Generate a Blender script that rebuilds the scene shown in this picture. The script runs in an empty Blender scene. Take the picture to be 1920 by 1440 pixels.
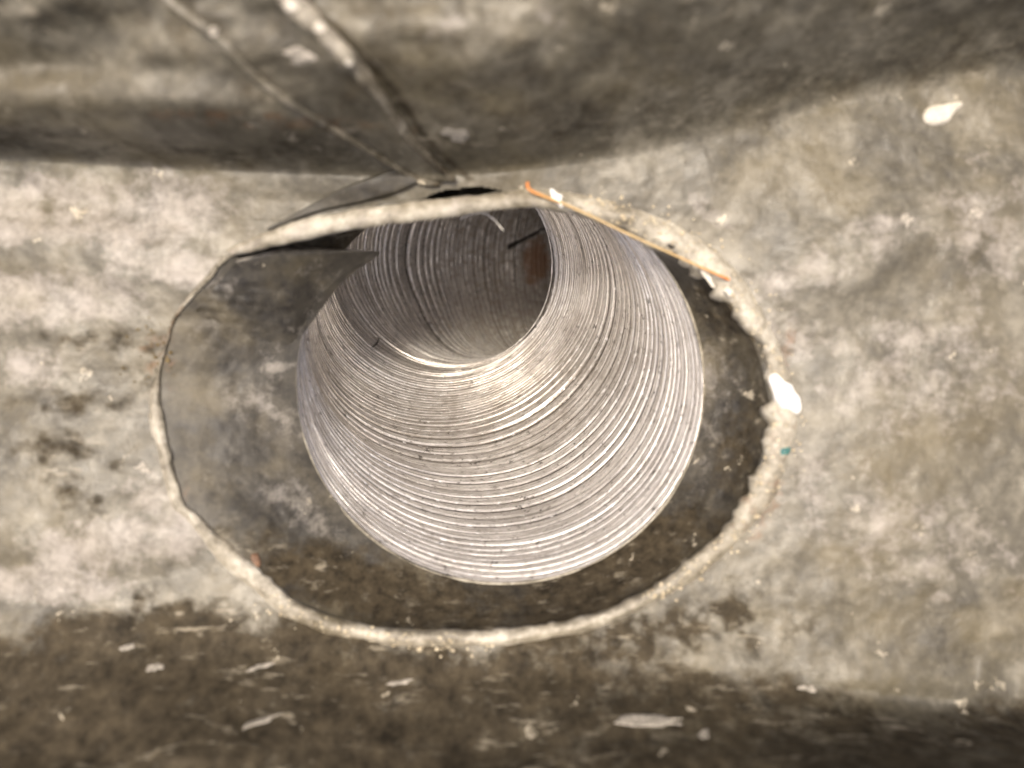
import bpy, bmesh, math, random
import numpy as np
from mathutils import Vector
from mathutils.bvhtree import BVHTree

S = bpy.context.scene
COL = S.collection
R = math.radians
random.seed(7)
RNG = np.random.default_rng(11)

# ------------------------------------------------------------------ camera
D = 0.167                 # camera height over the gutter floor (m), looking straight down
F = 1280.0                # focal length in photo pixels (1920 wide), 24 mm
cd = bpy.data.cameras.new('camera')
cd.sensor_width = 36
cd.lens = 24
cd.clip_start = 0.005
cd.clip_end = 50
cd.dof.use_dof = True
cd.dof.focus_distance = 0.226
cd.dof.aperture_fstop = 6.0
cam = bpy.data.objects.new('camera', cd)
cam.location = (0, 0, D)
COL.objects.link(cam)
S.camera = cam

# ------------------------------------------------------------------ sky, sun, exposure
SUN_EL, SUN_AZ = 81.0, -50.0          # degrees; azimuth clockwise from +Y
w = bpy.data.worlds.new('World')
S.world = w
w.use_nodes = True
nt = w.node_tree
bg = nt.nodes['Background']
sky = nt.nodes.new('ShaderNodeTexSky')
sky.sky_type = 'NISHITA'
sky.sun_disc = False
sky.sun_elevation = R(SUN_EL)
sky.sun_rotation = R(SUN_AZ)
sky.air_density = 0.7
sky.dust_density = 8.0
sky.ozone_density = 0.0
nt.links.new(sky.outputs[0], bg.inputs[0])
bg.inputs[1].default_value = 0.10
sl = bpy.data.lights.new('sun', 'SUN')
sl.energy = 1.5
sl.angle = R(10)
sl.color = (1.0, 0.92, 0.78)
so = bpy.data.objects.new('sun', sl)
d = Vector((math.sin(R(SUN_AZ)) * math.cos(R(SUN_EL)), math.cos(R(SUN_AZ)) * math.cos(R(SUN_EL)), math.sin(R(SUN_EL))))
so.rotation_euler = d.to_track_quat('Z', 'Y').to_euler()
so.location = d * 2
COL.objects.link(so)
S.view_settings.view_transform = 'Standard'
S.view_settings.look = 'None'
S.view_settings.gamma = 1
S.view_settings.exposure = 1.22
S.cycles.max_bounces = 12
S.cycles.diffuse_bounces = 6
S.cycles.glossy_bounces = 6


# ------------------------------------------------------------------ helpers
def at(px, py, z):
    s = (D - z) / F
    return np.stack([(px - 960.0) * s, -(py - 720.0) * s, z + 0 * px], -1)


_tabs = {}


def vnoise(x, y, seed=0):
    """smooth lattice noise in [-1,1], numpy arrays"""
    if seed not in _tabs:
        _tabs[seed] = np.random.default_rng(1000 + seed).uniform(-1, 1, (256, 256))
    t = _tabs[seed]
    xi = np.floor(x).astype(int)
    yi = np.floor(y).astype(int)
    fx = x - xi
    fy = y - yi
    fx = fx * fx * fx * (fx * (fx * 6 - 15) + 10)
    fy = fy * fy * fy * (fy * (fy * 6 - 15) + 10)
    g = lambda a, b: t[a % 256, b % 256]
    return ((g(xi, yi) * (1 - fx) + g(xi + 1, yi) * fx) * (1 - fy)
            + (g(xi, yi + 1) * (1 - fx) + g(xi + 1, yi + 1) * fx) * fy)


def fbm(x, y, seed=0, octs=4, gain=0.5):
    a, f, o = 1.0, 1.0, 0
    for k in range(octs):
        o = o + a * vnoise(x * f + 17.3 * k, y * f + 5.1 * k, seed + k)
        a *= gain
        f *= 2.03
    return o


def sstep(a, b, x):
    t = np.clip((x - a) / (b - a), 0, 1)
    return t * t * (3 - 2 * t)


def blob(px, py, cx, cy, rx, ry, rot=0.0, soft=0.6):
    c, s = math.cos(R(rot)), math.sin(R(rot))
    u = ((px - cx) * c + (py - cy) * s) / rx
    v = (-(px - cx) * s + (py - cy) * c) / ry
    return 1 - sstep(1 - soft, 1 + soft, np.sqrt(u * u + v * v))


def mesh_np(name, co, faces, mat, parent=None, attrs=None, uv=None, smooth=True):
    me = bpy.data.meshes.new(name)
    co = np.asarray(co, dtype=np.float32).reshape(-1, 3)
    if isinstance(faces, np.ndarray):
        n, k = faces.shape
        me.vertices.add(len(co))
        me.vertices.foreach_set('co', co.ravel())
        me.loops.add(n * k)
        me.loops.foreach_set('vertex_index', faces.astype(np.int32).ravel())
        me.polygons.add(n)
        me.polygons.foreach_set('loop_start', np.arange(0, n * k, k, dtype=np.int32))
        me.update(calc_edges=True)
    else:
        me.from_pydata(co.tolist(), [], faces)
    me.validate()
    for k, v in (attrs or {}).items():
        a = me.attributes.new(k, 'FLOAT', 'POINT')
        a.data.foreach_set('value', np.asarray(v, dtype=np.float32).ravel())
    me.polygons.foreach_set('use_smooth', [smooth] * len(me.polygons))
    me.materials.append(mat)
    o = bpy.data.objects.new(name, me)
    COL.objects.link(o)
    if parent:
        o.parent = parent
    return o


def grid_faces(nr, nc, closed=False, flip=False):
    r = np.arange(nr - 1)[:, None]
    c = np.arange(nc if closed else nc - 1)[None, :]
    c2 = (c + 1) % nc
    a = r * nc + c
    b = r * nc + c2
    e = (r + 1) * nc + c2
    g = (r + 1) * nc + c
    f = np.stack([a, g, e, b] if not flip else [a, b, e, g], -1)
    return f.reshape(-1, 4)


def thing(name, label, cat, loc=(0, 0, 0), group=None):
    o = bpy.data.objects.new(name, None)
    o.empty_display_size = 0.01
    o.location = loc
    COL.objects.link(o)
    return tag(o, label, cat, group)


def tag(o, label, cat, group=None):
    o['label'] = label
    o['category'] = cat
    if group:
        o['group'] = group
    return o


def spline(pts, n, closed=False):
    """Catmull-Rom through pts (any dimension), n samples evenly spread by length"""
    p = np.asarray(pts, float)
    if closed:
        q = np.vstack([p[-1], p, p[0], p[1]])
    else:
        q = np.vstack([2 * p[0] - p[1], p, 2 * p[-1] - p[-2]])
    out = []
    for i in range(1, len(q) - 2):
        t = np.linspace(0, 1, 40, endpoint=False)[:, None]
        a, b, c, e = q[i - 1], q[i], q[i + 1], q[i + 2]
        out.append(0.5 * (2 * b + (c - a) * t + (2 * a - 5 * b + 4 * c - e) * t ** 2 + (3 * b - a - 3 * c + e) * t ** 3))
    out = np.vstack(out + [p[:1] if closed else p[-1:]])
    L = np.r_[0, np.cumsum(np.linalg.norm(np.diff(out, axis=0), axis=1))]
    s = np.linspace(0, L[-1], n, endpoint=not closed)
    return np.stack([np.interp(s, L, out[:, k]) for k in range(p.shape[1])], -1)


def tube(P, rad, seg=8, flat=1.0):
    """verts and quads of a tube along P (n x 3), rad scalar or array"""
    P = np.asarray(P, float)
    n = len(P)
    rad = np.broadcast_to(rad, (n,))
    T = np.gradient(P, axis=0)
    T /= np.linalg.norm(T, axis=1)[:, None] + 1e-12
    up = np.array([0.03, 0.02, 1.0])
    B = np.cross(T, up)
    B /= np.linalg.norm(B, axis=1)[:, None] + 1e-9
    N = np.cross(B, T)
    a = np.linspace(0, 2 * np.pi, seg, endpoint=False)
    co = P[:, None] + rad[:, None, None] * (np.cos(a)[None, :, None] * B[:, None] + flat * np.sin(a)[None, :, None] * N[:, None])
    f = grid_faces(n, seg, True, True).tolist()
    f.append(list(range(seg)))
    f.append([(n - 1) * seg + k for k in range(seg)][::-1])
    return co.reshape(-1, 3), f


# ------------------------------------------------------------------ materials
def newmat(name):
    m = bpy.data.materials.new(name)
    m.use_nodes = True
    return m, m.node_tree, m.node_tree.nodes['Principled BSDF']


class NB:
    def __init__(s, nt):
        s.nt = nt

    def n(s, t, **kw):
        x = s.nt.nodes.new(t)
        for k, v in kw.items():
            setattr(x, k, v)
        return x

    def put(s, sock, v):
        if isinstance(v, bpy.types.NodeSocket):
            s.nt.links.new(v, sock)
        elif isinstance(v, (tuple, list)) and len(v) == 3 and sock.type == 'RGBA':
            sock.default_value = (*v, 1)
        else:
            sock.default_value = v

    def coord(s, scale=(1, 1, 1), rot=(0, 0, 0)):
        t = s.n('ShaderNodeTexCoord')
        m = s.n('ShaderNodeMapping')
        m.inputs['Scale'].default_value = scale
        m.inputs['Rotation'].default_value = rot
        s.nt.links.new(t.outputs['Object'], m.inputs['Vector'])
        return m.outputs[0]

    def noise(s, vec, scale, detail=6, rough=0.6, dist=0.0, out='Fac'):
        x = s.n('ShaderNodeTexNoise')
        x.inputs['Scale'].default_value = scale
        x.inputs['Detail'].default_value = detail
        x.inputs['Roughness'].default_value = rough
        x.inputs['Distortion'].default_value = dist
        s.nt.links.new(vec, x.inputs['Vector'])
        return x.outputs[out]

    def ramp(s, fac, stops):
        x = s.n('ShaderNodeValToRGB')
        el = x.color_ramp.elements
        while len(el) < len(stops):
            el.new(0.5)
        for e, (p, c) in zip(el, stops):
            e.position = p
            e.color = (*c, 1) if not isinstance(c, (int, float)) else (c, c, c, 1)
        s.nt.links.new(fac, x.inputs[0])
        return x.outputs[0]

    def mix(s, fac, a, b, mode='MIX'):
        x = s.n('ShaderNodeMix', data_type='RGBA', blend_type=mode)
        s.put(x.inputs[0], fac)
        s.put(x.inputs[6], a)
        s.put(x.inputs[7], b)
        return x.outputs[2]

    def math(s, op, a, b=0.0, c=0.0, clamp=False):
        x = s.n('ShaderNodeMath', operation=op, use_clamp=clamp)
        s.put(x.inputs[0], a)
        s.put(x.inputs[1], b)
        s.put(x.inputs[2], c)
        return x.outputs[0]

    def maprange(s, v, a, b, lo=0.0, hi=1.0):
        x = s.n('ShaderNodeMapRange')
        s.put(x.inputs[0], v)
        x.inputs[1].default_value = a
        x.inputs[2].default_value = b
        x.inputs[3].default_value = lo
        x.inputs[4].default_value = hi
        return x.outputs[0]

    def attr(s, name):
        x = s.n('ShaderNodeAttribute', attribute_name=name)
        return x.outputs['Fac']

    def bump(s, h, strength, dist, normal=None):
        x = s.n('ShaderNodeBump')
        x.inputs['Strength'].default_value = strength
        x.inputs['Distance'].default_value = dist
        s.put(x.inputs['Height'], h)
        if normal is not None:
            s.nt.links.new(normal, x.inputs['Normal'])
        return x.outputs[0]


def lead_material(name, dark, mid, light, oxide_col=(0.335, 0.303, 0.275), specks=1.0, rough=(0.33, 0.56), bump=0.6, scale=1.0):
    m, nt, p = newmat(name)
    b = NB(nt)
    v = b.coord()
    big = b.noise(v, 42 * scale, 10, 0.66, 0.15)
    fine = b.noise(v, 230 * scale, 9, 0.72, 0.1)
    grain = b.noise(v, 1400, 4, 0.6)
    f = b.math('ADD', b.math('MULTIPLY', big, 0.62), b.math('MULTIPLY', fine, 0.38))
    col = b.ramp(f, [(0.38, dark), (0.50, mid), (0.61, light)])
    mot = b.noise(v, 520 * scale, 6, 0.7)
    col = b.mix(b.maprange(mot, 0.52, 0.70, 0, 0.38), col, light)
    # olive / warm dirt clouds
    hue = b.noise(v, 30, 6, 0.62, 0.2)
    col = b.mix(b.maprange(hue, 0.48, 0.68, 0, 0.55), col, (0.135, 0.108, 0.056), 'MIX')
    # fine dark pitting
    pit = b.noise(v, 620, 5, 0.7)
    col = b.mix(b.maprange(pit, 0.60, 0.72, 0, 0.6), col, tuple(c * 0.6 for c in dark))
    # chalky lead oxide: traced areas broken up by noise
    ox = b.math('ADD', b.attr('oxide'), b.math('MULTIPLY', b.math('SUBTRACT', b.noise(v, 130, 12, 0.80, 0.1), 0.5), 2.8))
    ox = b.maprange(ox, 0.45, 0.98)
    oxc = b.mix(b.noise(v, 75, 3), (oxide_col[0], oxide_col[1] * 0.97, oxide_col[2] * 0.86), (oxide_col[0] * 0.86, oxide_col[1] * 0.87, oxide_col[2] * 0.90))
    col = b.mix(b.math('MULTIPLY', ox, 0.8), col, oxc)
    # dirt film, with shade painted on the lower wall and under the lip
    dr = b.math('ADD', b.attr('dirt_shade'), b.math('MULTIPLY', b.math('SUBTRACT', b.noise(v, 140, 10, 0.74, 0.1), 0.5), 2.2))
    dr = b.maprange(dr, 0.40, 0.95)
    col = b.mix(b.math('MULTIPLY', dr, 0.92), col, b.mix(b.maprange(fine, 0.35, 0.65), (0.014, 0.0105, 0.006), (0.062, 0.048, 0.029)))
    # pale scuffs and lime streaks that run along the sheet
    vs_ = b.coord((0.42, 1.5, 1.5))
    stk = b.maprange(b.noise(vs_, 260, 5, 0.66, 0.1), 0.57, 0.68, 0, 0.75)
    stk = b.math('MULTIPLY', stk, b.maprange(b.attr('dirt_shade'), 0.15, 0.5))
    stk = b.math('MULTIPLY', stk, b.maprange(big, 0.42, 0.58))
    col = b.mix(stk, col, (0.27, 0.235, 0.175))
    # brown rusty stain
    rs = b.math('ADD', b.attr('rust'), b.math('MULTIPLY', b.math('SUBTRACT', b.noise(v, 300, 8, 0.7, 0.5), 0.5), 1.4))
    col = b.mix(b.maprange(rs, 0.45, 0.9, 0, 0.85), col, (0.15, 0.065, 0.022))
    # pale flecks of paint and lime
    if specks:
        vo = b.n('ShaderNodeTexVoronoi')
        vo.inputs['Scale'].default_value = 210
        wv = b.mix(0.012, v, b.noise(v, 300, 3, 0.6, 0, 'Color'), 'ADD')
        nt.links.new(wv, vo.inputs['Vector'])
        sel = b.n('ShaderNodeSeparateColor')
        nt.links.new(vo.outputs['Color'], sel.inputs[0])
        pick = b.math('GREATER_THAN', sel.outputs[0], 1 - 0.22 * specks)
        size = b.math('MULTIPLY', sel.outputs[1], 0.32)
        k = b.math('LESS_THAN', vo.outputs['Distance'], size)
        edge = b.math('MULTIPLY', b.math('MULTIPLY', pick, k), b.maprange(fine, 0.42, 0.55))
        col = b.mix(b.math('MULTIPLY', edge, 0.8), col, (0.42, 0.37, 0.28))
    nt.links.new(col, p.inputs['Base Color'])
    rg = b.maprange(b.noise(v, 160, 6, 0.65), 0.3, 0.7, rough[0], rough[1])
    rg = b.math('ADD', rg, b.math('MULTIPLY', dr, 0.35))
    nt.links.new(rg, p.inputs['Roughness'])
    p.inputs['Metallic'].default_value = 0.0
    nt.links.new(b.math('SUBTRACT', 0.5, b.math('MULTIPLY', dr, 0.35)), p.inputs['Specular IOR Level'])
    n1 = b.bump(b.noise(v, 95, 6, 0.6, 0.3), 0.55 * bump, 0.0022)
    n2 = b.bump(fine, 0.5 * bump, 0.0007, n1)
    n3 = b.bump(grain, 0.4 * bump, 0.00018, n2)
    nt.links.new(n3, p.inputs['Normal'])
    return m


M_FLOOR = lead_material('weathered_lead', (0.046, 0.040, 0.028), (0.092, 0.081, 0.058), (0.185, 0.166, 0.125), specks=0.55)
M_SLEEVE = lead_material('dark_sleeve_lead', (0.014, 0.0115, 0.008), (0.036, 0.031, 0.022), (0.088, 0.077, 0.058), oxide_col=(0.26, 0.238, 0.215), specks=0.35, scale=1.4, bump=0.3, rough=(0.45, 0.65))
M_RIM = lead_material('worn_bright_lead', (0.10, 0.085, 0.058), (0.25, 0.222, 0.170), (0.46, 0.425, 0.35), specks=0.6, scale=2.2, bump=0.8)


def pipe_material():
    m, nt, p = newmat('turned_pipe_metal')
    b = NB(nt)
    v = b.coord()
    s = b.attr('run')          # metres along the pipe
    a = b.attr('turn')         # metres round the pipe
    cx = b.n('ShaderNodeCombineXYZ')
    nt.links.new(s, cx.inputs[0])
    nt.links.new(b.math('MULTIPLY', a, 0.035), cx.inputs[1])
    stre = cx.outputs[0]
    st1 = b.noise(stre, 700, 6, 0.65)
    st2 = b.noise(stre, 2600, 3, 0.6)
    f = b.math('ADD', b.math('MULTIPLY', st1, 0.65), b.math('MULTIPLY', st2, 0.35))
    col = b.ramp(f, [(0.32, (0.38, 0.35, 0.315)), (0.48, (0.60, 0.56, 0.515)), (0.66, (0.82, 0.78, 0.735))])
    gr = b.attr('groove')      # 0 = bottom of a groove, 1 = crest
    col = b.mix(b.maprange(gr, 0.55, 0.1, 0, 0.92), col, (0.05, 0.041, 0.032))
    col = b.mix(b.maprange(gr, 0.75, 1.0, 0, 0.7), col, (0.93, 0.91, 0.88))  # crest highlights painted into the colour
    # water scale, with shade painted on mid and left wall, and grime
    cloud = b.noise(v, 60, 7, 0.65, 0.6)
    col = b.mix(b.maprange(cloud, 0.5, 0.72, 0, 0.4), col, (0.34, 0.30, 0.255))
    sc_ = b.math('ADD', b.attr('scale_shade'), b.math('MULTIPLY', b.math('SUBTRACT', b.noise(v, 110, 9, 0.72), 0.5), 1.3))
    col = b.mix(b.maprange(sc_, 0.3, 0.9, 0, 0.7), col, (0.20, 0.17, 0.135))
    spot = b.noise(v, 430, 5, 0.65)
    cd_ = b.n('ShaderNodeCombineXYZ')
    nt.links.new(s, cd_.inputs[0])
    nt.links.new(b.math('MULTIPLY', a, 0.22), cd_.inputs[1])
    dash = b.noise(cd_.outputs[0], 1500, 3, 0.6)
    col = b.mix(b.maprange(dash, 0.58, 0.70, 0, 0.65), col, (0.09, 0.075, 0.055))
    col = b.mix(b.maprange(dash, 0.40, 0.30, 0, 0.6), col, (0.95, 0.93, 0.90))  # bright dashes, highlights painted into the colour
    col = b.mix(b.maprange(spot, 0.605, 0.68, 0, 0.85), col, (0.055, 0.045, 0.035))
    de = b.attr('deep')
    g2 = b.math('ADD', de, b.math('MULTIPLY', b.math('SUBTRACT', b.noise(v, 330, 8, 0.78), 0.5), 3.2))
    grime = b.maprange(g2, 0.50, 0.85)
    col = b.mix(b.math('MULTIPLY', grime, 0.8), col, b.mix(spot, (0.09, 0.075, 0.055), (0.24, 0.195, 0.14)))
    rs = b.math('ADD', b.attr('rust'), b.math('MULTIPLY', b.math('SUBTRACT', b.noise(v, 260, 8, 0.7), 0.5), 1.3))
    rust = b.maprange(rs, 0.5, 0.9)
    col = b.mix(b.math('MULTIPLY', rust, 0.85), col, (0.20, 0.095, 0.04))
    nt.links.new(col, p.inputs['Base Color'])
    met = b.math('SUBTRACT', 0.5, b.math('MULTIPLY', b.math('MAXIMUM', grime, rust), 0.6), clamp=True)
    nt.links.new(met, p.inputs['Metallic'])
    rg = b.math('ADD', b.maprange(st1, 0.3, 0.7, 0.16, 0.36), b.math('MULTIPLY', grime, 0.2))
    nt.links.new(rg, p.inputs['Roughness'])
    n1 = b.bump(st2, 0.45, 0.0003)
    n2 = b.bump(b.noise(v, 700, 5, 0.7), 0.30, 0.0005, n1)
    nt.links.new(n2, p.inputs['Normal'])
    wet = b.maprange(b.noise(v, 85, 5, 0.6), 0.44, 0.54, 0, 1.0)
    nt.links.new(b.math('MULTIPLY', wet, b.math('SUBTRACT', 1.0, grime, clamp=True)), p.inputs['Coat Weight'])
    p.inputs['Coat Roughness'].default_value = 0.05
    n3 = b.bump(b.noise(v, 620, 4, 0.7), 1.0, 0.0013)
    n4 = b.bump(st2, 0.5, 0.0004, n3)
    nt.links.new(n4, p.inputs['Coat Normal'])
    return m


M_PIPE = pipe_material()


def plain(name, c1, c2, scale=400, rough=0.6, bump=0.5, dist=0.0004, sub=0.0):
    m, nt, p = newmat(name)
    b = NB(nt)
    v = b.coord()
    f = b.noise(v, scale, 6, 0.65)
    nt.links.new(b.ramp(f, [(0.35, c1), (0.65, c2)]), p.inputs['Base Color'])
    p.inputs['Roughness'].default_value = rough
    nt.links.new(b.bump(f, bump, dist), p.inputs['Normal'])
    return m


M_WHITE = plain('chalky_white', (0.66, 0.64, 0.60), (0.84, 0.82, 0.79))
M_PALE = plain('pale_lime', (0.13, 0.115, 0.09), (0.40, 0.36, 0.30), 1100)
M_CREAM = plain('cream_lime', (0.42, 0.38, 0.31), (0.62, 0.57, 0.48), 500)
M_BEAD = plain('dull_solder', (0.45, 0.40, 0.32), (0.72, 0.66, 0.56), 900, 0.3)
M_NEEDLE, _n, _p = newmat('orange_needle')
_b = NB(_n)
_n.links.new(_b.ramp(_b.math('ADD', _b.attr('tip'), _b.math('MULTIPLY', _b.math('SUBTRACT', _b.noise(_b.coord(), 350, 4), 0.5), 0.5)), [(0.15, (0.46, 0.33, 0.16)), (0.5, (0.52, 0.28, 0.08)), (0.85, (0.62, 0.19, 0.025))]), _p.inputs['Base Color'])
_p.inputs['Roughness'].default_value = 0.5
M_TWIG = plain('black_twig', (0.010, 0.008, 0.006), (0.03, 0.022, 0.016), 500, 0.55)
M_FIBRE = plain('pale_fibre', (0.50, 0.46, 0.40), (0.66, 0.62, 0.56), 500, 0.4)
M_RUSTFLAKE = plain('rust_flake', (0.09, 0.045, 0.024), (0.20, 0.11, 0.06))
M_TEAL = plain('teal_paint', (0.015, 0.10, 0.10), (0.04, 0.17, 0.15))
M_GRIT = plain('yellow_grit', (0.30, 0.235, 0.14), (0.58, 0.51, 0.37), 700)
M_MOSS = plain('brown_moss', (0.06, 0.042, 0.014), (0.16, 0.11, 0.035), 900)
M_BLOCKER = plain('light_blocker', (0.02, 0.017, 0.012), (0.05, 0.04, 0.03), 60)

# ------------------------------------------------------------------ outline of the outlet (photo pixels at the floor)
CX, CY = 890.0, 770.0
O_PTS = [(274, 740), (290, 830), (322, 945), (352, 975), (400, 1038), (500, 1132), (600, 1186), (720, 1207), (840, 1213),
         (1000, 1204), (1150, 1166), (1290, 1095), (1385, 1012), (1446, 940), (1484, 850), (1492, 760), (1456, 640),
         (1394, 522), (1300, 442), (1180, 388), (1080, 364), (1000, 354), (900, 372), (760, 392), (640, 410), (520, 436), (420, 474),
         (365, 530), (322, 590), (304, 640), (284, 700)]
I_PTS = [(300, 740), (316, 830), (342, 938), (366, 962), (432, 1022), (512, 1096), (588, 1144), (690, 1172), (840, 1182),
         (960, 1178), (1085, 1158), (1205, 1112), (1308, 1040), (1386, 955), (1430, 850), (1444, 768), (1420, 660),
         (1380, 592), (1310, 512), (1230, 462), (1140, 418), (1040, 392), (960, 386), (880, 390), (780, 402), (660, 420), (560, 442), (440, 480),
         (384, 535), (332, 594), (316, 642), (300, 700)]
NT = 480
TH = np.linspace(-np.pi, np.pi, NT, endpoint=False)


def radial(pts):
    q = spline(pts, 1500, True)
    th = np.arctan2(q[:, 1] - CY, q[:, 0] - CX)
    r = np.hypot(q[:, 0] - CX, q[:, 1] - CY)
    i = np.argsort(th)
    th, r = th[i], r[i]
    return lambda t: np.interp(t, np.r_[th - 2 * np.pi, th, th + 2 * np.pi], np.r_[r, r, r])


rO, rI = radial(O_PTS), radial(I_PTS)
cosT, sinT = np.cos(TH), np.sin(TH)

# ------------------------------------------------------------------ the gutter as a surface over the photo plane
XT = [-700, 0, 300, 700, 900, 1150, 1350, 1600, 1800, 1920, 2600]
YT = [285, 300, 316, 332, 330, 300, 264, 192, 156, 146, 100]
XB = [-700, 0, 300, 560, 850, 1200, 1400, 1650, 1920, 2600]
YB = [1215, 1190, 1172, 1212, 1236, 1244, 1266, 1296, 1326, 1370]
yt = lambda x: np.interp(x, XT, YT)
yb = lambda x: np.interp(x, XB, YB)


def smooth_curve(f):
    xs = np.linspace(-700, 2600, 400)
    y = f(xs)
    k = np.hanning(41)
    k /= k.sum()
    y2 = np.convolve(np.pad(y, 20, mode='edge'), k, 'valid')
    return lambda x: np.interp(x, xs, y2)


yt, yb = smooth_curve(yt), smooth_curve(yb)


def zsurf(px, py):
    px = np.asarray(px, float)
    py = np.asarray(py, float)
    up = yt(px) - py            # >0 on the upper wall
    dn = py - yb(px)            # >0 on the lower wall
    z = 0.0011 * fbm(px / 330, py / 260, 3, 3) + 0.00035 * fbm(px / 70, py / 60, 9, 3)
    # the sheet dishes towards the outlet
    th = np.arctan2(py - CY, px - CX)
    q = np.hypot(px - CX, py - CY) / rO(th)
    z = z - 0.0035 * np.exp(-((np.maximum(q, 1) - 1) / 0.28) ** 1.2)
    # folds in the dressed sheet
    z = z + 0.0022 * blob(px, py, 1640, 470, 330, 70, -24, 0.9) + 0.0015 * blob(px, py, 1700, 900, 300, 160, 12, 0.9)
    z = z + 0.0020 * blob(px, py, 120, 470, 360, 55, 8, 0.9) - 0.0018 * blob(px, py, 120, 700, 200, 70, 0, 0.9)
    z = z + 0.0016 * blob(px, py, 180, 990, 260, 60, -6, 0.9)
    # walls
    soft = 12 + 55 * sstep(900, 1500, px)
    u = np.maximum(up, 0)
    u = np.sqrt(u * u + soft * soft) - soft
    zu = 0.050 * (1 - np.exp(-u / 235.0)) * 1.12
    zu = zu * (1 + 0.10 * fbm(px / 380, py / 200, 21, 3))
    left = 1 - sstep(350, 760, px)
    zu = zu + left * (0.007 * sstep(10, 60, u) * (1 - sstep(85, 180, u)))
    v = np.maximum(dn, 0)
    zl = (np.sqrt(v * v + 45.0 ** 2) - 45.0) * np.interp(px, [0, 700, 1400, 1700, 1920], [0.03 / 300, 0.03 / 290, 0.03 / 165, 0.03 / 95, 0.03 / 80])
    zl = np.where(zl > 0.03, 0.03 + 0.012 * (1 - np.exp(-(zl - 0.03) / 0.012)), zl)
    zl = zl * (1 + 0.10 * fbm(px / 420, py / 150, 31, 3))
    fil = 0.0018 * ((1 - sstep(700, 1150, px)) * np.exp(-(np.minimum(up, 0) / 45) ** 2) + np.exp(-(np.minimum(dn, 0) / 60) ** 2))
    return z + np.minimum(zu, 0.062) + np.minimum(zl, 0.05) + fil


RL = spline([(500, -90), (545, 0), (600, 55), (700, 165), (760, 252), (810, 302), (850, 338)], 120)
LL = spline([(230, -90), (320, 0), (400, 62), (520, 172), (700, 282), (785, 334), (826, 342)], 120)


def stains(px, py):
    """traced areas of oxide, dirt and rust, plus shade painted on the lower wall, by where they lie on the sheet"""
    B = lambda *a: blob(px, py, *a)
    ox = np.zeros_like(px)
    for a in [(120, 400, 330, 75, 6), (330, 370, 120, 60, 12), (90, 560, 200, 60, 0), (330, 500, 150, 45, 8),
              (230, 1020, 230, 60, -8), (330, 950, 120, 50, 20), (90, 1090, 170, 50, 0),
              (60, 690, 60, 50, 0), (1570, 480, 250, 60, -28), (1480, 880, 110, 60, 0), (1740, 700, 240, 150, 0),
              (1330, 395, 60, 25, 40), (1700, 1010, 260, 120, 20), (1480, 620, 100, 60, 30), (1850, 420, 120, 160, 0),
              (830, 60, 90, 25, -30), (1040, 20, 50, 40, 60), (660, 110, 60, 25, 20)]:
        ox = np.maximum(ox, (0.78 if a[0] < 400 else 0.56) * B(*a))
    di = np.zeros_like(px)
    for a in [(420, 1180, 330, 55, 8, 0.9), (900, 1235, 420, 28, 0, 0.9), (1250, 1200, 250, 60, -12, 0.9), (150, 940, 60, 40, 0, 0.9), (210, 640, 60, 35, 0, 0.9), (160, 750, 130, 45, -8, 0.8), (110, 650, 70, 40, 0, 0.8), (60, 830, 70, 60, 0, 0.9),
              (130, 850, 120, 60, 0, 0.9), (300, 690, 60, 60, 90, 0.9)]:
        di = np.maximum(di, (0.95 if a[0] > 380 else 0.62) * B(*a))
    di = di * np.clip(0.9 + 0.8 * fbm(px / 45, py / 38, 52, 4), 0, 1.5)
    dn = py - yb(px) + 48 * fbm(px / 170, py / 120, 45, 4)
    di = np.maximum(di, 1.15 * sstep(0, 1, (dn + np.interp(px, [900, 1500], [112, 66])) / np.interp(px, [0, 700, 1500], [190, 115, 105])) * (0.8 + 0.2 * sstep(1500, 300, px)))  # lower wall dirt, with shade painted in against the sun there
    upd = yt(px) - py + 16 * fbm(px / 90, py / 60, 47, 3)
    di = np.maximum(di, (0.44 + 0.14 * fbm(px / 260, py / 110, 48, 3)) * sstep(-22, 26, upd))  # darker above the upper crease
    xl = np.interp(py, LL[:, 1], LL[:, 0])
    xr = np.interp(py, RL[:, 1], RL[:, 0])
    on = sstep(350, 330, py) if False else (1 - sstep(335, 350, py))
    di = np.maximum(di, on * 0.95 * np.exp(-((px - xl + 3) / 13) ** 2))
    di = np.maximum(di, on * 1.0 * np.exp(-((px - xr - 34) / 16) ** 2))
    ru = np.zeros_like(px)
    for a in [(290, 660, 40, 50, 0), (345, 945, 25, 20, 0), (1470, 690, 25, 120, 10), (1440, 960, 20, 90, 30), (480, 225, 330, 22, 3)]:
        ru = np.maximum(ru, 0.5 * B(*a))
    return ox, di, ru


def surf_part(name, PX, PY, mat, parent, hole=None, lift=0.0, dirt_add=0.0):
    nr, nc = PX.shape
    z = zsurf(PX, PY) + lift
    co = at(PX, PY, z)
    f = grid_faces(nr, nc)
    if hole is not None:
        cx = PX.ravel()[f].mean(1)
        cy = PY.ravel()[f].mean(1)
        f = f[~hole(cx, cy)]
    ox, di, ru = stains(PX, PY)
    return mesh_np(name, co, f, mat, parent, {'oxide': ox, 'dirt_shade': di + dirt_add, 'rust': ru})


gutter = thing('lead_gutter', 'weathered grey lead gutter sheet dressed around the oval drain hole', 'gutter')
xs = np.concatenate([np.linspace(-620, 0, 60, endpoint=False), np.linspace(0, 1920, 480, endpoint=False), np.linspace(1920, 2540, 60)])


LO = spline([(424, 470), (500, 434), (600, 404), (700, 388), (850, 371), (960, 362), (1020, 362), (1075, 378)], 140)


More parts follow.
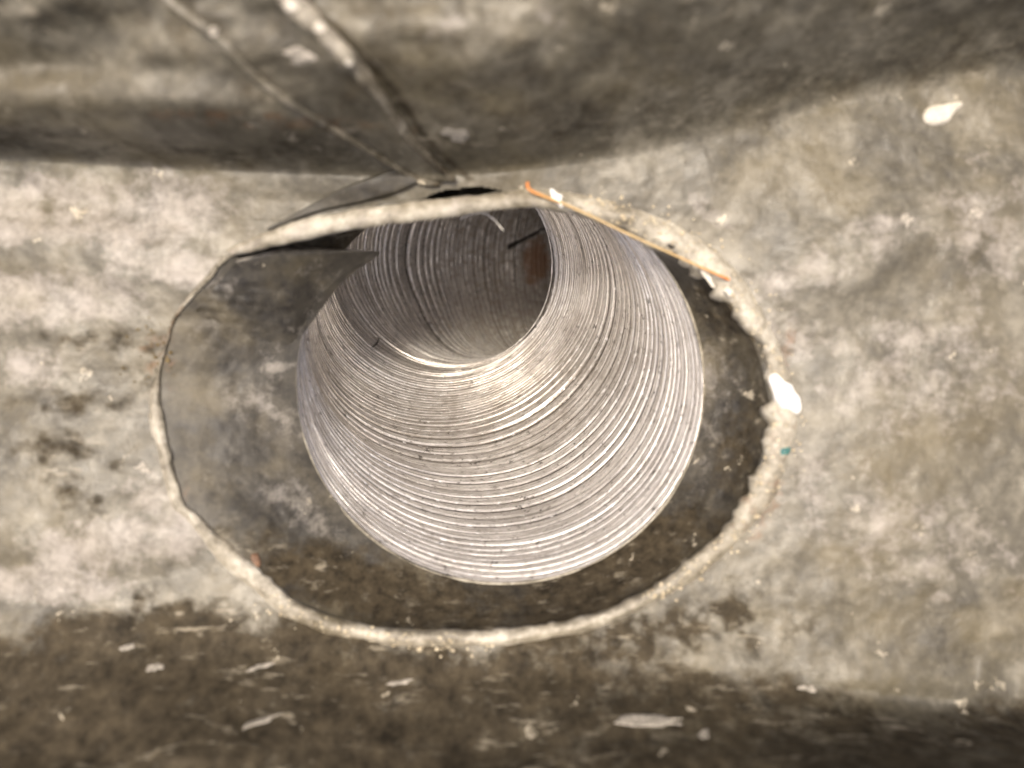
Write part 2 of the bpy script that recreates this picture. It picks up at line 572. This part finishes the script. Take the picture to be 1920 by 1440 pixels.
def in_hole(cx, cy):
    th = np.arctan2(cy - CY, cx - CX)
    r = np.hypot(cx - CX, cy - CY)
    lim = 0.5 * (rO(th) + rI(th))
    # open gap behind the lifted lip
    ly = np.interp(cx, LO[:, 0], LO[:, 1])
    gw = -8 + 25 * blob(cx, cx * 0, 868, 0, 75, 1, 0, 0.7)
    g = (cx > 470) & (cx < 950) & (cy > ly - gw) & (cy < ly + 30)
    return (r < lim) | g


t = np.linspace(0, 1, 290)[:, None]
PY = yt(xs)[None] * (1 - t) + yb(xs)[None] * t
PX = np.broadcast_to(xs[None], PY.shape).copy()
surf_part('gutter_floor', PX, PY, M_FLOOR, gutter, in_hole)
t = np.linspace(0, 1, 130)[:, None] ** 1.0
PY = -420 * (1 - t) + yt(xs)[None] * t
PX = np.broadcast_to(xs[None], PY.shape).copy()
surf_part('gutter_wall', PX, PY, M_FLOOR, gutter)
t = np.linspace(0, 1, 110)[:, None]
PY = yb(xs)[None] * (1 - t) + 1860 * t
PX = np.broadcast_to(xs[None], PY.shape).copy()
surf_part('gutter_wall', PX, PY, M_FLOOR, gutter)

# raised lap of sheet running up the wall from the outlet, with its worn edge
k = np.linspace(0, 1, 22)[None, :, None]
Q = LL[:, None] * (1 - k) + RL[:, None] * k
h = 0.0006 + 0.0026 * np.linspace(0, 1, 22) ** 0.8
h = np.r_[-0.002, h, -0.002]
Q = np.concatenate([Q[:, :1] + [-5, 0], Q, Q[:, -1:] + [7, -2]], 1)
z = zsurf(Q[..., 0], Q[..., 1]) + h[None]
ox, di, ru = stains(Q[..., 0], Q[..., 1])
lap = mesh_np('lap_seam', at(Q[..., 0], Q[..., 1], z), grid_faces(*Q.shape[:2], flip=False), M_FLOOR, gutter, {'oxide': ox, 'dirt_shade': di, 'rust': ru})
E = RL + [2, 0]
ze = zsurf(E[:, 0], E[:, 1]) + 0.0024
wob = 1 + 0.16 * vnoise(np.linspace(0, 22, 120), np.zeros(120), 40)
co, f = tube(at(E[:, 0], E[:, 1], ze), 0.0019 * wob * np.linspace(1.25, 0.42, 120), 10, 0.5)
mesh_np('seam_edge', co, f, M_RIM, lap, {'oxide': np.linspace(0.8, 0.0, 120).repeat(10), 'dirt_shade': np.linspace(0.1, 0.95, 120).repeat(10)})
E = LL + [-2, 0]
ze = zsurf(E[:, 0], E[:, 1]) + 0.0006
co, f = tube(at(E[:, 0], E[:, 1], ze), 0.0012 * wob, 8, 0.5)
mesh_np('seam_edge', co, f, M_FLOOR, lap, {'oxide': np.linspace(0.6, 0.1, 120).repeat(8), 'dirt_shade': np.linspace(0.25, 0.7, 120).repeat(8)})

# dog-ear of folded sheet beside the seam
FE1 = spline([(500, 428), (580, 385), (660, 345), (742, 318), (770, 330)], 50)
FE2 = spline([(500, 431), (590, 398), (680, 380), (745, 362), (785, 342)], 50)
k = np.linspace(0, 1, 14)[None, :, None]
Q = FE1[:, None] * (1 - k) + FE2[:, None] * k
h = np.r_[0.0002, np.full(12, 0.0016), 0.0002]
z = zsurf(Q[..., 0], Q[..., 1]) + h[None]
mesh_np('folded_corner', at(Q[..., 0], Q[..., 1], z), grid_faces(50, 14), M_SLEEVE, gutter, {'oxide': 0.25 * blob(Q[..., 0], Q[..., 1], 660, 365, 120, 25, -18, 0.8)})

# added backing under the sheet, blocks light from below
PX, PY = np.meshgrid(np.linspace(-600, 2500, 90), np.linspace(-380, 1820, 70))
zb = zsurf(PX, PY) - 0.016
fb = grid_faces(70, 90)
cx, cy = PX.ravel()[fb].mean(1), PY.ravel()[fb].mean(1)
keep = np.hypot(cx - CX, cy - CY) > 1.14 * rO(np.arctan2(cy - CY, cx - CX))
mesh_np('light_blocker', at(PX, PY, zb), fb[keep], M_BLOCKER, gutter)

# ------------------------------------------------------------------ outlet sleeve
MX, MY, MR, ZM = 938.0, 716.0, 381.0, -0.018
sleeve = thing('outlet_sleeve', 'dark lead sleeve lining the oval mouth above the ribbed pipe', 'drain outlet')
ang = TH


def mouth_px(t):
    """mouth of the pipe in photo pixels, slightly uneven"""
    r = MR * (1 + 0.006 * np.sin(2 * t + 0.5) + 0.004 * np.sin(3 * t))
    return MX + r * np.cos(t), MY + r * np.sin(t)


rim_z = zsurf(CX + rO(TH) * cosT, CY + rO(TH) * sinT)
ru_ = rI(TH)
mx, my = mouth_px(TH)
A = at(CX + ru_ * cosT, CY + ru_ * sinT, rim_z - 0.0006)
Bm = at(mx, my, np.full(NT, ZM))
rows = []
NS = 60
for i in range(NS):
    t = i / (NS - 1)
    # rounded lip, then a straight run down to the pipe
    lf = blob(np.degrees(TH) % 360, TH * 0, 180, 0, 45, 1, 0, 0.5)
    e = (t ** (1.25 - 0.3 * lf))[:, None]
    dz = t ** (0.80 + 0.35 * lf)
    P = A * (1 - e) + Bm * e
    P[:, 2] = A[:, 2] * (1 - dz) + ZM * dz
    n = 0.0005 * fbm(TH * 9 + 3 * np.cos(TH), np.full(NT, t * 4), 50, 4) * math.sin(math.pi * min(t * 1.05, 1))
    P[:, 2] += n
    if i == 0:
        rr0 = 0.55 * rO(TH) + 0.45 * rI(TH)
        rows.append(at(CX + rr0 * cosT, CY + rr0 * sinT, rim_z - 0.0024))
    rows.append(P)
SL = np.array(rows)
# photo pixels of the sleeve points (to know where its stains and painted shade lie)
spx = 960 + SL[..., 0] * F / (D - SL[..., 2])
spy = 720 - SL[..., 1] * F / (D - SL[..., 2])
so_ = np.maximum.reduce([0.42 * blob(spx, spy, 490, 760, 120, 150, -20, 0.8), 0.9 * blob(spx, spy, 520, 688, 45, 12, -10, 0.8), 0.8 * blob(spx, spy, 510, 770, 50, 16, 40, 0.8), 0.65 * blob(spx, spy, 560, 950, 110, 45, 35, 0.8),
                         0.40 * blob(spx, spy, 420, 560, 140, 80, -40, 0.8), 0.55 * blob(spx, spy, 1350, 700, 50, 110, -10, 0.8),
                         0.45 * blob(spx, spy, 1330, 850, 80, 70, 40, 0.8), 0.30 * blob(spx, spy, 400, 900, 60, 80, 0, 0.8)])
sr_ = np.maximum.reduce([0.45 * blob(spx, spy, 346, 930, 22, 40, 0, 0.8), 0.42 * blob(spx, spy, 318, 680, 25, 90, 0, 0.8)])
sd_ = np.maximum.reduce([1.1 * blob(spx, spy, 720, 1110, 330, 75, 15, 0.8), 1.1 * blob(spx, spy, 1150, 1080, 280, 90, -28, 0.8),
                         0.8 * blob(spx, spy, 1390, 850, 60, 150, 10, 0.8), 0.8 * blob(spx, spy, 1360, 600, 60, 120, -30, 0.8), 0.7 * blob(spx, spy, 620, 440, 190, 40, -8, 0.6)])  # last blob paints the shade under the lifted lip
mesh_np('sleeve_wall', SL, grid_faces(NS + 1, NT, True, True), M_SLEEVE, sleeve, {'oxide': so_, 'rust': sr_, 'dirt_shade': sd_})

# upper edge of the sleeve's left half, lapping over the shaded back
E1 = spline([(448, 484, -1.0), (500, 468, -2.2), (545, 462, -4), (620, 466, -8), (690, 470, -12), (712, 471, -14.5)], 60)
E2 = spline([(352, 600), (440, 650), (530, 675), (572, 622), (640, 532), (712, 476)], 60)
k = np.linspace(0, 1, 30)[None, :, None]
Q = E1[:, None, :2] * (1 - k) + E2[:, None] * k
near = np.argmin((Q[..., 0].ravel()[:, None] - spx.ravel()[None, ::3]) ** 2 + (Q[..., 1].ravel()[:, None] - spy.ravel()[None, ::3]) ** 2, axis=1)
zs = SL[..., 2].ravel()[::3][near].reshape(Q.shape[:2])
kz = k[..., 0]
hq = np.r_[-0.004, 0.0, np.full(18, 0.0003), np.linspace(0.0003, -0.0012, 10)]
zq = E1[:, None, 2] * 0.001 * (1 - kz) ** 2 + (zs + 0.0004) * (1 - (1 - kz) ** 2) + hq[None] + 0.0003 * fbm(Q[..., 0] / 60, Q[..., 1] / 40, 57, 3)
mesh_np('overlap_edge', at(Q[..., 0], Q[..., 1], zq), grid_faces(60, 30), M_SLEEVE, sleeve, {'oxide': np.tile(np.r_[0.7, 0.7, 0.4, np.full(27, 0.28)], (60, 1))})

# rim: uneven bead of worn, bright lead round the hole
prof = [(-0.25, -0.0022), (-0.02, -0.0004), (0.15, 0.0009), (0.4, 0.0014), (0.65, 0.0012), (0.85, 0.0006), (1.0, -0.0004), (1.08, -0.003)]
rrows = []
jo = 0.10 * fbm(np.cos(TH) * 7 + 20, np.sin(TH) * 7 + 20, 60, 5)
ji = (0.08 + 0.16 * blob(np.degrees(TH), TH * 0, 0, 0, 40, 1, 0, 0.6)) * fbm(TH * 18, np.zeros(NT) + 3, 64, 4)
# on the upper left the edge is only thin
thin = 1 - 0.0 * TH
degT = np.degrees(TH)
flat_ = 1 - 0.85 * blob(degT, degT * 0, -160, 0, 18, 1, 0, 0.3)
side_ = 1 - 0.75 * blob(degT % 360, degT * 0, 180, 0, 48, 1, 0, 0.3)
for a, hh in prof:
    a = a * (0.45 + 0.55 * flat_) + (1 - (0.45 + 0.55 * flat_))
    hh = np.where(hh > 0, hh * flat_ * (0.4 + 0.6 * side_), hh * side_)
    r = rO(TH) * (1 - a) + rI(TH) * a
    band = (rO(TH) - rI(TH))
    r = r + band * (jo * (1 - a) + ji * a)
    bump_ = 0.0004 * fbm(TH * 26 + a, a * 3 + 0 * TH, 70, 4) * flat_ * (np.abs(hh) < 0.002)
    rrows.append(at(CX + r * cosT, CY + r * sinT, rim_z + hh * 1.1 + bump_))
RR = np.array(rrows)
deg = np.degrees(TH)
rd = np.tile(np.maximum.reduce([0.7 * blob(deg, deg * 0, -160, 0, 19, 1, 0, 0.3), 0.40 * blob(deg, deg * 0, 150, 0, 26, 1, 0, 0.6), 0.0 * deg]), (len(prof), 1))
rr_ = np.tile(np.maximum.reduce([0.40 * blob(deg, deg * 0, 8, 0, 30, 1, 0, 0.7), 0.45 * blob(deg, deg * 0, -165, 0, 10, 1, 0, 0.7), 0.33 * blob(deg, deg * 0, -40, 0, 25, 1, 0, 0.7)]), (len(prof), 1))
mesh_np('rim', RR, grid_faces(len(prof), NT, True, True), M_RIM, sleeve, {'dirt_shade': rd, 'rust': rr_, 'oxide': 0.25 + 0 * rd})

# lip: thick strip of sheet standing proud along the upper edge
LO = spline([(424, 470), (500, 434), (600, 404), (700, 388), (850, 371), (960, 362), (1020, 362), (1075, 378)], 140)
LI = spline([(440, 480), (560, 452), (660, 431), (780, 415), (880, 402), (960, 391), (1030, 392), (1078, 402)], 140)
taper = np.sin(np.pi * np.clip(np.linspace(0.03, 0.97, 140), 0, 1)) ** 0.5
zl = -0.001 + 0.0055 * taper
sec = [(0.0, -0.006), (0.0, 0.0), (0.12, 0.0007), (0.5, 0.0010), (0.88, 0.0006), (1.0, -0.0004), (1.0, -0.003), (0.9, -0.007), (0.55, -0.012)]
lr = []
for a, hh in sec:
    q = LO * (1 - a) + LI * a
    q = q + (1.6 * fbm(np.linspace(0, 26, 140), np.full(140, a * 2), 81, 3))[:, None] * np.array([0.3, 1.0])
    lr.append(at(q[:, 0], q[:, 1], zl + hh + 0.00025 * fbm(np.linspace(0, 30, 140), np.full(140, a * 5), 84, 3)))
mesh_np('lifted_lip', np.array(lr), grid_faces(len(sec), 140, False, True), M_RIM, sleeve,
        {'oxide': np.full((len(sec), 140), 0.45), 'dirt_shade': np.array([0.5, .1, 0, 0, 0, .15, .5, .7, .8])[:, None] + np.zeros((1, 140))})

# ------------------------------------------------------------------ ribbed drain pipe
pipe = thing('drain_pipe', 'shiny ribbed metal drain pipe curving away below the outlet', 'pipe', (0, 0, ZM))
c0 = at(np.array(MX), np.array(MY), np.array(ZM))
R0 = MR * (D - ZM) / F
PC = [c0,
      c0 + [-0.0070, 0.0138, -0.020],
      c0 + [-0.0175, 0.0325, -0.046],
      c0 + [-0.0205, 0.0445, -0.072],
      c0 + [-0.0050, 0.0495, -0.096],
      c0 + [0.0280, 0.0520, -0.110],
      c0 + [0.0740, 0.0540, -0.116],
      c0 + [0.1400, 0.0500, -0.118]]
NSX, NA = 2600, 200
C = spline(PC, NSX)
seg = np.linalg.norm(np.diff(C, axis=0), axis=1)
run = np.r_[0, np.cumsum(seg)]
T = np.gradient(C, axis=0)
kk = np.hanning(185)
kk /= kk.sum()
T = np.stack([np.convolve(np.pad(T[:, i], 92, mode='edge'), kk, 'valid') for i in range(3)], -1)
w_ = sstep(0.0, 0.042, run)[:, None]
T = T / np.linalg.norm(T, axis=1)[:, None]
Nn = (1 - w_) * np.array([0, 0, -1.0]) + w_ * T
Nn /= np.linalg.norm(Nn, axis=1)[:, None]
# frame: u follows the photo's right, v the photo's up, carried along
U = np.zeros_like(C)
u = np.array([1.0, 0, 0])
for i in range(NSX):
    u = u - Nn[i] * np.dot(u, Nn[i])
    u /= np.linalg.norm(u)
    U[i] = u
V = np.cross(Nn, U)           # at the mouth: (0,-1,0)
AN = np.linspace(0, 2 * np.pi, NA, endpoint=False)
# turned grooves
SS = run[:, None]
AA = AN[None]
ca, sa = np.cos(AA), np.sin(AA)
wob = 0.5 * vnoise(ca * 1.3 + 5 + SS * 12, sa * 1.3 + 9, 90)
ph = SS / 0.00178 + wob * 0.6 + 1.2 * vnoise(SS * 70, SS * 0, 91)
fr = ph - np.floor(ph)
rowid = np.floor(ph)
gw = 0.10 + 0.05 * vnoise(rowid * 3.7, ca * 0 + 2, 95)
groove = np.exp(-((fr - 0.5) / gw) ** 2)
crest = np.exp(-((fr - 0.5 - 2.1 * gw) / (gw * 0.8)) ** 2)
gd = np.clip(0.80 + 0.7 * vnoise(rowid * 1.37, sa * 0 + 4.5, 96) + 0.45 * vnoise(rowid * 2.1 + ca * 1.4, sa * 1.4 + rowid, 93), 0.05, 1.3)
sub = 0.5 + 0.5 * np.cos(2 * np.pi * (SS / 0.0006 + wob + 1.5 * vnoise(SS * 200, SS * 0, 92)))
sg = np.clip(0.5 + vnoise(SS / 0.003, ca + sa * 0.5, 98), 0, 1)
wide = vnoise(SS / 0.009, sa * 0.8 + ca * 0.3 + 8, 94)
h = -0.00054 * gd * groove + 0.00017 * gd * crest + 0.00006 * sub * sg + 0.00012 * wide
taper = 1 - 0.095 * (1 - np.exp(-run / 0.022))[:, None] - 0.20 * sstep(0.0, 0.095, run)[:, None]
RAD = R0 * taper * (1 + 0.006 * np.sin(2 * AA + 1)) - h
mr = 1 + 0.006 * np.sin(2 * AN + 0.5) + 0.004 * np.sin(3 * AN)
RAD = RAD * (1 + (mr - 1)[None] * (1 - sstep(0, 0.02, run))[:, None])
co = C[:, None] + RAD[..., None] * (ca[..., None] * U[:, None] + sa[..., None] * V[:, None])
deep = np.broadcast_to(0.36 * sstep(0.075, 0.10, SS) + 0.34 * sstep(0.098, 0.130, SS), h.shape)  # darker and more speckled toward the far end
ppx = 960 + co[..., 0] * F / (D - co[..., 2])
ppy = 720 - co[..., 1] * F / (D - co[..., 2])
prust = np.where(SS > 0.075, 1.0 * blob(ppx, ppy, 1005, 490, 30, 55, 0, 0.7), 0)
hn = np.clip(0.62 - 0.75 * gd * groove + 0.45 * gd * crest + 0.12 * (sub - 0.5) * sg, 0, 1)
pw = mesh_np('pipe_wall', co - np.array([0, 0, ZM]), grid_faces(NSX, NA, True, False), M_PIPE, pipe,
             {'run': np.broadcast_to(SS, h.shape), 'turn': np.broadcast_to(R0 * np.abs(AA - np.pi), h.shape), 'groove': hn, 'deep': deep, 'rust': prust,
              'scale_shade': np.where(SS < 0.09, 0.75 * np.maximum(blob(ppx, ppy, 960, 720, 300, 150, -15, 0.7), blob(ppx, ppy, 590, 720, 60, 160, -12, 0.7)), 0)})  # scale mask that also paints shade onto the brightly lit wall
cap = co[-1]
mesh_np('pipe_light_cap', np.vstack([cap, cap.mean(0)[None]]) - np.array([0, 0, ZM]), [[i, (i + 1) % NA, NA] for i in range(NA)], M_BLOCKER, pipe)  # added unseen cap, keeps light out of the open end
# thin cut edge at the mouth
a = np.linspace(0, 2 * np.pi, 300)
mxx, myy = mouth_px(a)
lip = at(mxx, myy, np.full(300, ZM + 0.0002))
co_, f_ = tube(lip, 0.00028 * (1 - 0.9 * blob(np.degrees(a), a * 0, 215, 0, 48, 1, 0, 0.2)) * (1 + 0.7 * fbm(np.linspace(0, 40, 300), np.zeros(300), 97, 3)), 8)
mesh_np('pipe_lip', co_ - np.array([0, 0, ZM]), f_, M_RIM, pipe, {'run': np.linspace(0, 0.03, 2400), 'groove': np.full(2400, 0.8)})

# ------------------------------------------------------------------ where a photo pixel meets what is built
bpy.context.view_layer.update()
_trees = []
for o in list(S.objects):
    if o.type == 'MESH' and o.name != 'light_blocker':
        mw = o.matrix_world
        me = o.data
        vs = np.empty(len(me.vertices) * 3, np.float32)
        me.vertices.foreach_get('co', vs)
        vs = vs.reshape(-1, 3) + np.array(mw.translation)
        _trees.append(BVHTree.FromPolygons([tuple(v) for v in vs.tolist()], [tuple(p.vertices) for p in me.polygons]))


def hit(px, py):
    o = Vector((0, 0, D))
    dr = Vector(((px - 960) / F, -(py - 720) / F, -1)).normalized()
    best = None
    for t in _trees:
        l, n, i, dd = t.ray_cast(o, dr)
        if l is not None and (best is None or dd < best[2]):
            if n.dot(dr) > 0:
                n = -n
            best = (l, n, dd)
    return best


def lump(name, pts, mat, label, cat, thick=0.35, group=None, rough=0.12, seed=0, lift=0.0):
    """an irregular flake lying on the surface: pts = outline in photo pixels"""
    q = spline(pts, 28, True)
    c = q.mean(0)
    rings = []
    rs = [1.0, 0.96, 0.8, 0.5, 0.2]
    H = [0.0, 0.45, 0.85, 1.0, 1.02]
    l, n, dd = hit(*c)
    size = np.linalg.norm(q - c, axis=1).mean() * dd / F
    rg = np.random.default_rng(seed + 5)
    base = []
    for p in q:
        hl = hit(*p)
        base.append(np.array(hl[0]) if (abs(hl[2] - dd) < 0.02 and not lift) else np.array(l) + (np.array([p[0] - c[0], -(p[1] - c[1]), 0]) * dd / F))
    base = np.array(base)
    base = base + np.array(n) * lift
    mid = base.mean(0)
    co = []
    for s_, h_ in zip(rs, H):
        for b_ in base:
            j = rg.uniform(-rough, rough) if 0 < h_ < 1.01 else 0
            co.append(mid + (b_ - mid) * s_ + np.array(n) * (size * thick * (h_ + j) - size * 0.05))
    k = len(base)
    f = grid_faces(len(rs), k, True, True).tolist()
    f.append([(len(rs) - 1) * k + i for i in range(k)])
    co = np.array(co)
    o = mesh_np(name, co - mid, f, mat)
    bm = bmesh.new()
    bm.from_mesh(o.data)
    bmesh.ops.recalc_face_normals(bm, faces=bm.faces)
    bm.to_mesh(o.data)
    bm.free()
    o.location = mid
    return tag(o, label, cat, group)


def oval(cx, cy, rx, ry, rot=0, n=9, seed=0, j=0.18):
    rg = np.random.default_rng(seed)
    out = []
    for i in range(n):
        t = 2 * math.pi * i / n
        k = 1 + rg.uniform(-j, j)
        x, y = rx * k * math.cos(t), ry * k * math.sin(t)
        c, s = math.cos(R(rot)), math.sin(R(rot))
        out.append((cx + x * c - y * s, cy + x * s + y * c))
    return out


lump('white_dropping', [(1440, 706), (1450, 699), (1461, 704), (1469, 715), (1484, 720), (1491, 735), (1500, 746), (1502, 770), (1493, 778), (1479, 767), (1466, 767), (1459, 757), (1450, 750), (1448, 735), (1442, 721)],
     M_WHITE, 'bright white dropping stuck on the right-hand rim of the drain hole', 'dropping', 0.35, seed=1)
lump('white_dropping', [(1730, 215), (1742, 200), (1770, 196), (1798, 190), (1806, 196), (1788, 212), (1776, 230), (1752, 236), (1734, 230)],
     M_CREAM, 'rounded cream dropping with a thin tail, alone on the sheet below the upper wall', 'dropping', 0.3, seed=2)
FL = 'pale flakes lying on the lead'
for i, (a, m, lab) in enumerate([
    ((1326, 512, 6, 21, -35), M_CREAM, 'narrow white flake on the rim at the lower end of the orange needle'),
    ((1042, 376, 9, 16, -30), M_WHITE, 'small cream flake on the rim beside the upper end of the orange needle'),
    ((240, 1213, 15, 5, -10), M_PALE, 'tiny pale flake on the dirty sheet, above the larger of two flakes'),
    ((290, 1250, 18, 8, -15), M_PALE, 'larger of two pale flakes on the dirty sheet near the lower wall'),
    ((1220, 1352, 58, 11, 1), M_PALE, 'long pinkish pale flake on the dark lower wall'),
    ((1516, 1291, 17, 6, 2), M_PALE, 'short cream flake at the crease above the lower wall'),
    ((1320, 1376, 11, 9, 0), M_PALE, 'small round pale flake under the long flake on the lower wall'),
    ((268, 878, 15, 9, 30), M_PALE, 'cream flake on the sheet just outside the thin left rim'),
    ((855, 252, 28, 12, 18), M_PALE, 'lilac white flake on the upper wall right of the seam'),
    ((566, 106, 30, 16, 5), M_PALE, 'large pale flake lying between the two seam edges'),
    ((1364, 545, 6, 9, -30), M_CREAM, 'small bright flake on the gritty rim just past the orange needle'),
    ((1290, 480, 7, 8, 0), M_PALE, 'pale crumb on the rim above the narrow white flake'),
    ((488, 1250, 26, 4, -14), M_PALE, 'faint pale streak of lime on the dirty lower crease'),
    ((490, 1352, 44, 5, -20), M_PALE, 'slanting pale flake low on the dark lower wall'),
    ((750, 1280, 26, 4, -10), M_PALE, 'thin curved pale flake on the lower wall under the rim'),
    ((1830, 400, 13, 10, 0), M_PALE, 'cream fleck on the grey sheet near the pale fold'),
    ((1700, 412, 11, 12, 0), M_PALE, 'bright fleck on the pale diagonal fold of the sheet')]):
    lump('lime_flake', oval(*a, n=15, seed=30 + i, j=0.4), m, lab, 'flake', 0.12, FL, seed=i, lift=0.0012 if 0 < i < 2 or i in (0, 10) else 0)
lump('rust_flake', oval(480, 1049, 9, 14, -25, seed=3), M_RUSTFLAKE, 'small brown rust flake on the dark sleeve at lower left', 'flake', 0.3)
lump('paint_fleck', oval(1472, 846, 10, 7, -30, seed=4), M_TEAL, 'tiny teal paint fleck on the right rim below the white dropping', 'fleck', 0.25)
lump('plant_seed', oval(1257, 461, 8, 4, 10, seed=5), M_TWIG, 'tiny black seed on the rim above the orange needle', 'seed', 0.6)

# bright beads along the seam edge
BD = 'bright beads on the seam'
for i, (x, y, r, lab) in enumerate([(545, 10, 14, 'topmost bright bead on the worn seam edge at the top'), (600, 52, 12, 'second bright bead down the worn seam edge'),
                                    (655, 117, 8, 'third, smaller bright bead down the worn seam edge'), (400, 60, 11, 'single pale bead on the dark outer seam edge')]):
    lump('solder_bead', oval(x, y, r, r * 0.9, 0, seed=50 + i, j=0.1), M_BEAD if i < 3 else M_PALE, lab, 'bead', 0.25, BD, seed=60 + i)


def strand(name, pts, mat, rad, label, cat, lift=0.0005, n=60, depth=None, taper=(1, 1), flat=1.0):
    q = spline(pts, n)
    P = []
    for i, p in enumerate(q):
        if depth is None:
            l, nn, dd = hit(*p)
            P.append(np.array(l) + np.array(nn) * lift)
        else:
            z = depth[0] + (depth[1] - depth[0]) * i / (n - 1)
            P.append(at(np.array(p[0]), np.array(p[1]), np.array(z)))
    P = np.array(P)
    ks = np.hanning(9)
    ks /= ks.sum()
    for k_ in range(3):
        P[:, k_] = np.convolve(np.pad(P[:, k_], 4, mode='edge'), ks, 'valid')
    c = P.mean(0)
    co, f = tube(P - c, rad * np.linspace(taper[0], taper[1], n), 8, flat)
    tip = np.abs(np.linspace(-1, 1, n)) ** 2.2
    o = mesh_np(name, co, f, mat, None, {'tip': tip.repeat(8)})
    o.location = c
    return tag(o, label, cat) if label else o


zr = float(hit(1020, 372)[0][2]) + 0.0012
zr2 = float(hit(1370, 522)[0][2]) + 0.0012
strand('pine_needle', [(992, 338), (984, 352), (1000, 360), (1080, 392), (1180, 440), (1260, 476), (1330, 508), (1372, 526)], M_NEEDLE, 0.00023,
       'dry orange pine needle lying along the upper right rim', 'needle', depth=(zr + 0.001, zr2), taper=(1.5, 1.3))
strand('pale_fibre', [(862, 411), (884, 402), (908, 400), (926, 412), (944, 432)], M_FIBRE, 0.00022, 'curled pale fibre hanging under the lifted lip', 'fibre',
       depth=(0.000, -0.006))

h0 = hit(950, 466)
tw = thing('black_twig', 'thin forked black twig stuck deep inside the pipe', 'twig', tuple(h0[0]))
for pts in ([(947, 467), (970, 456), (1000, 438), (1026, 424)], [(949, 462), (956, 458), (985, 446), (1015, 428), (1028, 421)]):
    s_ = strand('prong', pts, M_TWIG, 0.00055, None, None, lift=0.0012, n=24)
    s_.location = Vector(s_.location) - Vector(h0[0])
    s_.parent = tw
strand('dark_hair', [(696, 652), (703, 648), (708, 640), (709, 634)], M_TWIG, 0.00025, 'tiny dark hair on the left wall of the pipe', 'hair', lift=0.0003, n=14)

# ------------------------------------------------------------------ grit and crumbs caught along the rim
def crumbs(name, spots, mat, label, cat, rmin, rmax):
    bm = bmesh.new()
    for px, py in spots:
        hh = hit(px, py)
        if hh is None:
            continue
        r = random.uniform(rmin, rmax) * (1 if random.random() < 0.85 else 1.7)
        res = bmesh.ops.create_icosphere(bm, subdivisions=1, radius=r)
        s = [random.uniform(0.6, 1.3) for _ in range(3)]
        for v in res['verts']:
            v.co = Vector((v.co.x * s[0], v.co.y * s[1], v.co.z * s[2] * 0.7)) * random.uniform(0.65, 1.3)
            v.co += hh[0] + hh[1] * r * 0.3
    me = bpy.data.meshes.new(name)
    bm.to_mesh(me)
    bm.free()
    me.materials.append(mat)
    o = bpy.data.objects.new(name, me)
    COL.objects.link(o)
    o['kind'] = 'stuff'
    return tag(o, label, cat)


sp = []
for k_ in range(380):
    t = R(random.uniform(-62, 48))
    a = min(max(random.gauss(0.4, 0.4), -0.7), 0.85)
    r = float(rO(t)) * (1 - a) + float(rI(t)) * a
    sp.append((CX + r * math.cos(t), CY + r * math.sin(t)))
for k_ in range(110):
    t = R(random.uniform(85, 140))
    a = min(max(random.gauss(0.3, 0.35), -0.6), 0.85)
    r = float(rO(t)) * (1 - a) + float(rI(t)) * a
    sp.append((CX + r * math.cos(t), CY + r * math.sin(t)))
crumbs('rim_grit', sp, M_GRIT, 'yellowish grit and crumbs caught along the rim', 'grit', 0.00014, 0.00042)
sp = [(random.gauss(288, 22), random.gauss(655, 28)) for _ in range(45)]
crumbs('moss_crumbs', sp, M_MOSS, 'brown mossy crumbs outside the left rim', 'moss', 0.00012, 0.00036)
